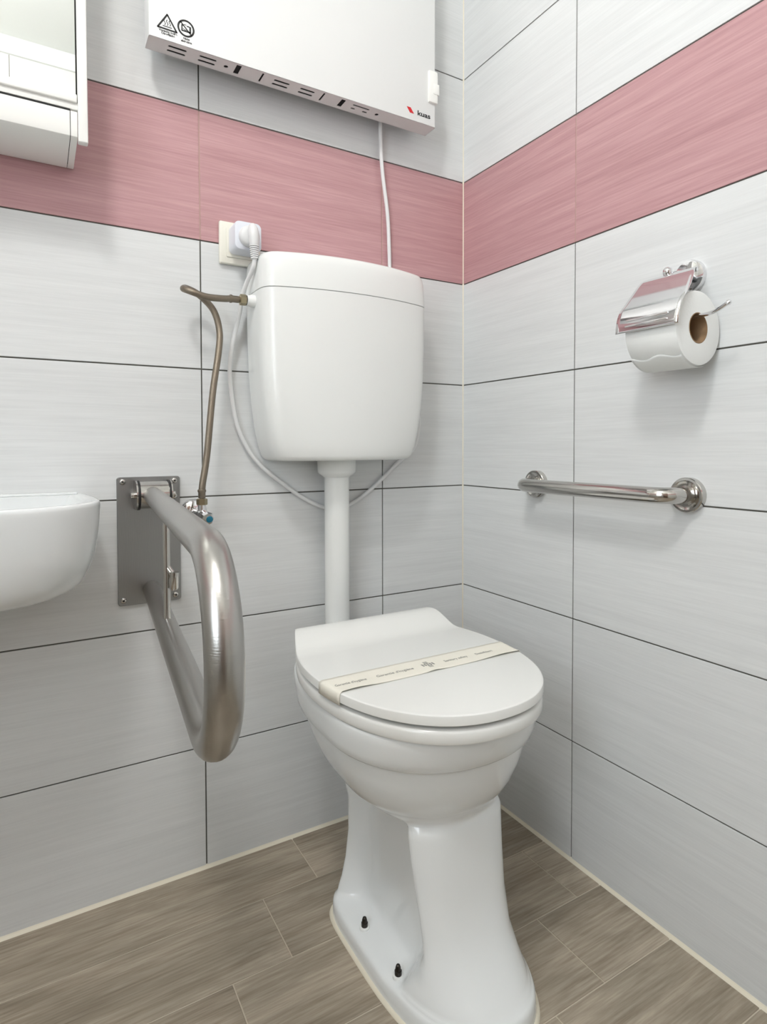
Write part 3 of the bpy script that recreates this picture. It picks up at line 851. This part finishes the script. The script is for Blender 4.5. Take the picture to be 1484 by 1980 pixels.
# ------------------------------------------------------------------ grab bar on the right wall
gb = thing('grab_bar', 'polished steel grab bar fixed across the right wall below the paper roll', 'grab bar', (0, -0.43, 0.762))
G0, G1, GZ, GX = -0.259, -0.603, 0.7625, -0.058
gp = [(-0.003, G0, GZ), (-0.015, G0, GZ)]
rb = 0.032
for k in range(9):
    a = math.pi / 2 * k / 8
    gp.append((GX + rb - rb * math.sin(a) if False else -(abs(GX) - rb) - rb * math.sin(a), G0 - rb * (1 - math.cos(a)), GZ))
for k in range(9):
    a = math.pi / 2 * k / 8
    gp.append((-(abs(GX) - rb) - rb * math.cos(a), G1 + rb * (1 - math.sin(a)), GZ))
gp += [(-0.015, G1, GZ), (-0.003, G1, GZ)]
obj('bar', tube(gp, 0.0135, 24), M['bar'], gb)
for y in (G0, G1):
    obj('flange', lathe([(0, 0.0290), (0.0105, 0.0290), (0.0120, 0.0278), (0.0122, 0.0245), (0.0095, 0.0205), (0.009, 0.016), (0.0125, 0.0150)], (0, y, GZ), (-1, 0, 0), 36), M['bar'], gb, angle=35)

# ------------------------------------------------------------------ toilet paper holder and roll
hol = thing('paper_holder', 'chrome toilet paper holder with curved cover on the right wall', 'paper holder', (0, -0.604, 1.118))
FYc, FZc = -0.6010, 1.1185
obj('flange', lathe([(0, 0.0265), (0.006, 0.0265), (0.0085, 0.0250), (0.0095, 0.0215), (0.0100, 0.010)], (0, FYc, FZc), (-1, 0, 0), 40), M['chrome'], hol, angle=35)
obj('arm', tube([(-0.008, FYc, FZc), (-0.022, FYc, FZc - 0.001), (-0.042, FYc, FZc - 0.004)], [0.011, 0.009, 0.0075], 18), M['chrome'], hol)
RX, RZ, RR = -0.0605, 1.0215, 0.0565
RY0, RY1 = -0.6525, -0.5640
CY0, CY1 = -0.6610, -0.5530
prf = [(-0.040, 1.1195), (-0.054, 1.1165), (-0.066, 1.1085), (-0.083, 1.0905), (-0.100, 1.0725), (-0.1125, 1.0590), (-0.1188, 1.0480), (-0.1217, 1.0380), (-0.1232, 1.0300), (-0.1238, 1.0215)]
prf = [tuple(p) for p in [(v.x, v.y) for v in catmull([(a, b, 0) for a, b in prf], 3)]]
bm = bmesh.new()
rows = []
NC = 16
for i, (x, z) in enumerate(prf):
    t = i / (len(prf) - 1)
    w0 = CY0 + 0.021 * (1 - sstep(0, 0.5, t)) ; w1 = CY1 - 0.016 * (1 - sstep(0.0, 0.25, t)) ** 1.5
    rows.append([bm.verts.new((x, w0 + (w1 - w0) * k / NC, z)) for k in range(NC + 1)])
for a, b in zip(rows, rows[1:]):
    for k in range(NC):
        bm.faces.new((a[k], a[k + 1], b[k + 1], b[k]))
cov = obj('cover', bm, M['chrome'], hol, angle=60)
so = cov.modifiers.new('thickness', 'SOLIDIFY'); so.thickness = 0.0011; so.offset = 0
for z, x in ((1.0400, -0.1206), (1.0312, -0.1226)):       # pressed ribs on the cover
    obj('rib', tube([(x - 0.0002, CY0 + 0.017, z), (x - 0.0006, CY0 + 0.020, z), (x - 0.0006, CY1 - 0.019, z), (x - 0.0002, CY1 - 0.016, z)], [0.0008, 0.0021, 0.0021, 0.0008], 10), M['chrome'], cov)
kb = lathe([(0, 0.0035), (0.003, 0.0065), (0.008, 0.0080), (0.013, 0.0065), (0.016, 0.0025)], (-0.047, -0.5930, 1.1140), (-0.40, 0, 1), 18)
obj('hinge_knob', kb, M['chrome'], hol)
obj('hinge_pin', tube([(-0.0410, FYc - 0.036, 1.1165), (-0.0410, FYc + 0.036, 1.1165)], 0.0030, 12), M['chrome'], hol)
RODZ = RZ + 0.0185
obj('rod', tube(catmull([(-0.041, -0.5655, 1.1165), (-0.045, -0.557, 1.090), (-0.054, -0.554, 1.056), (-0.0595, -0.558, RODZ), (RX, -0.575, RODZ - 0.0005), (RX, -0.62, RODZ - 0.0005), (RX, -0.665, RODZ), (RX, -0.683, RODZ + 0.004), (RX, -0.698, RODZ + 0.011)], 6), 0.0030, 12, bm=lathe([(0, 0.001), (0.001, 0.0030), (0.004, 0.0042), (0.007, 0.0030), (0.008, 0.001)], (RX, -0.694, RODZ + 0.0085), (0, -0.8, 0.5), 12)), M['chrome'], hol)
roll = thing('toilet_paper_roll', 'white toilet paper roll hanging in the chrome holder', 'toilet paper', (RX, (RY0 + RY1) / 2, RZ))
C0 = 0.0222
lp = lambda r, y, n=56: [(RX + r * math.cos(2 * math.pi * k / n), y, RZ + r * math.sin(2 * math.pi * k / n)) for k in range(n)]
bm = rings([lp(C0 + 0.0012, RY0 + 0.0005), lp(RR - 0.003, RY0), lp(RR - 0.0008, RY0 + 0.0008), lp(RR, RY0 + 0.003), lp(RR, RY1 - 0.003), lp(RR - 0.003, RY1), lp(C0 + 0.0012, RY1)], cap0=False, cap1=False)
obj('paper', bm, M['paper'], roll, angle=45)
obj('core', rings([lp(C0 + 0.0012, RY0 + 0.0003), lp(C0, RY0), lp(C0, RY1), lp(C0 + 0.0012, RY1 - 0.0003)], cap0=False, cap1=False), M['core'], roll, angle=45)
# loose sheet end folded under the roll
bm = bmesh.new()
rows = []
for k in range(15):
    a = math.radians(226 + 62 * k / 14)
    r = RR + 0.0006 + 0.0022 * (k / 14) ** 2
    row = []
    for j in range(17):
        aj = a + math.radians(3.5 * math.sin(j * 0.62 + 0.6) * (1 - k / 14))
        row.append(bm.verts.new((RX + r * math.cos(aj), RY0 + 0.003 + (RY1 - RY0 - 0.004) * j / 16, RZ + r * math.sin(aj))))
    rows.append(row)
for a, b in zip(rows, rows[1:]):
    for j in range(16):
        bm.faces.new((a[j], a[j + 1], b[j + 1], b[j]))
sh = obj('loose_sheet', bm, M['paper'], roll, angle=60)
so = sh.modifiers.new('thickness', 'SOLIDIFY'); so.thickness = 0.0003

# ------------------------------------------------------------------ washbasin
SX, SZ = -1.072, 0.760
basin = thing('washbasin', 'small white ceramic washbasin on the back wall at the left', 'washbasin', (SX, 0, 0.61))
def basin_loop(sx, sy, z, n=25):
    half = []
    for k in range(6):
        t = k / 5
        half.append((0.216 + 0.014 * math.sin(t * math.pi / 2), -0.14 * t))
    for k in range(1, n + 1):
        a = math.pi / 2 * k / n
        half.append((0.230 * math.cos(a) ** (2 / 2.5), -0.14 - 0.143 * math.sin(a) ** (2 / 2.5)))
    pts = half + [(-x, y) for x, y in reversed(half[:-1])]
    return [(SX + x * sx, y * sy, z) for x, y in pts]
ln = [(0.30, 0.50, 0.6095), (0.50, 0.66, 0.6100), (0.66, 0.775, 0.6125), (0.77, 0.850, 0.6180), (0.84, 0.900, 0.6260), (0.89, 0.930, 0.6370), (0.925, 0.950, 0.6510), (0.952, 0.966, 0.6680), (0.972, 0.979, 0.6880), (0.986, 0.989, 0.7100), (0.995, 0.996, 0.7320), (1.0, 1.0, 0.7490), (1.0, 1.0, 0.7540), (0.998, 0.998, 0.7580), (0.992, 0.992, 0.760), (0.978, 0.98, 0.7605)]
ln = [tuple(v) for v in catmull(ln[:12], 3)] + ln[12:]
obj('basin_body', rings([basin_loop(a, b, z) for a, b, z in ln], cap1=False), M['ceramic'], basin, angle=50)
def inner(sx, sy, z):
    return [(x, -0.035 + (y - 0.0) * sy if True else y, zz) for x, y, zz in basin_loop(sx, 1.0, z)]
outer = basin_loop(0.978, 0.98, 0.7605)
il = [outer, inner(0.90, 0.80, 0.7600), inner(0.885, 0.785, 0.7575), inner(0.86, 0.76, 0.745), inner(0.78, 0.70, 0.700), inner(0.62, 0.58, 0.665), inner(0.40, 0.42, 0.650), inner(0.15, 0.22, 0.646)]
obj('basin_bowl', rings(il, cap0=False), M['ceramic'], basin, angle=50)
obj('rear_ledge', bx(SX - 0.205, SX + 0.205, -0.020, 0.0, 0.7600, 0.7640, bevel=0.0015), M['ceramic'], basin)

# ------------------------------------------------------------------ mirror cabinet with towel dispenser
cabt = thing('mirror_cabinet', 'white mirror cabinet with paper towel dispenser at its bottom', 'cabinet', (-1.08, 0, 1.325))
D = -0.130
CXL, CXR, CZT = -1.300, -0.8635, 1.90
obj('cabinet_body', bx(CXL, CXR, -0.117, 0.0, 1.370, CZT), M['cab'], cabt, smooth=False)
bm = bmesh.new()
prf = [(-0.020, 1.3255), (-0.121, 1.3300), (-0.1255, 1.3325), (-0.127, 1.337), (-0.127, 1.370), (0.0, 1.370), (0.0, 1.332)]
rings([[(CXL, y, z) for y, z in prf], [(-0.8745, y, z) for y, z in prf]], bm=bm)
flap = obj('dispenser_flap', bm, M['cab'], cabt, angle=30)
bm = bmesh.new()
prf2 = [(-0.020, 1.3255), (-0.121, 1.3300), (-0.1255, 1.3325), (-0.127, 1.337), (-0.127, 1.3705), (0.0, 1.3705), (0.0, 1.332)]
rings([[(-0.8735, y, z) for y, z in prf2], [(CXR - 0.0005, y, z) for y, z in prf2]], bm=bm)
obj('dispenser_side', bm, M['cab'], cabt, angle=30)
obj('gap_shade_strip', bx(CXL, -0.8738, -0.1262, -0.100, 1.3705, 1.3733), M['black'], cabt, smooth=False)  # black strips here and below paint the shade in the cabinet gaps
obj('gap_shade_strip', rings([[(x, -0.030, 1.3265), (x, -0.119, 1.3308), (x, -0.1245, 1.3336), (x, -0.1260, 1.338), (x, -0.1260, 1.372), (x, -0.03, 1.372)] for x in (-0.8747, -0.8733)]), M['black'], cabt, smooth=False)
obj('front_rail', bx(CXL, -0.8630, -0.127, -0.112, 1.3735, 1.3850, bevel=0.001), M['cab'], cabt)
obj('mirror_ledge', bx(CXL, -0.8640, -0.1310, -0.110, 1.3830, 1.3965, bevel=0.002, seg=3), M['cab'], cabt)
obj('mirror_pane', bx(CXL, -0.8655, -0.1240, -0.112, 1.3965, CZT - 0.02), M['mirror'], cabt, smooth=False)
obj('gap_shade_strip', bx(-0.8655, -0.8632, -0.1225, -0.110, 1.3850, CZT - 0.02), M['black'], cabt, smooth=False)
obj('frame_stile', bx(-0.8632, -0.8490, D, -0.116, 1.3245, CZT, bevel=0.0018, seg=3), M['cab'], cabt)
obj('frame_top', bx(CXL, -0.8632, D, -0.110, CZT - 0.02, CZT, bevel=0.0015), M['cab'], cabt)
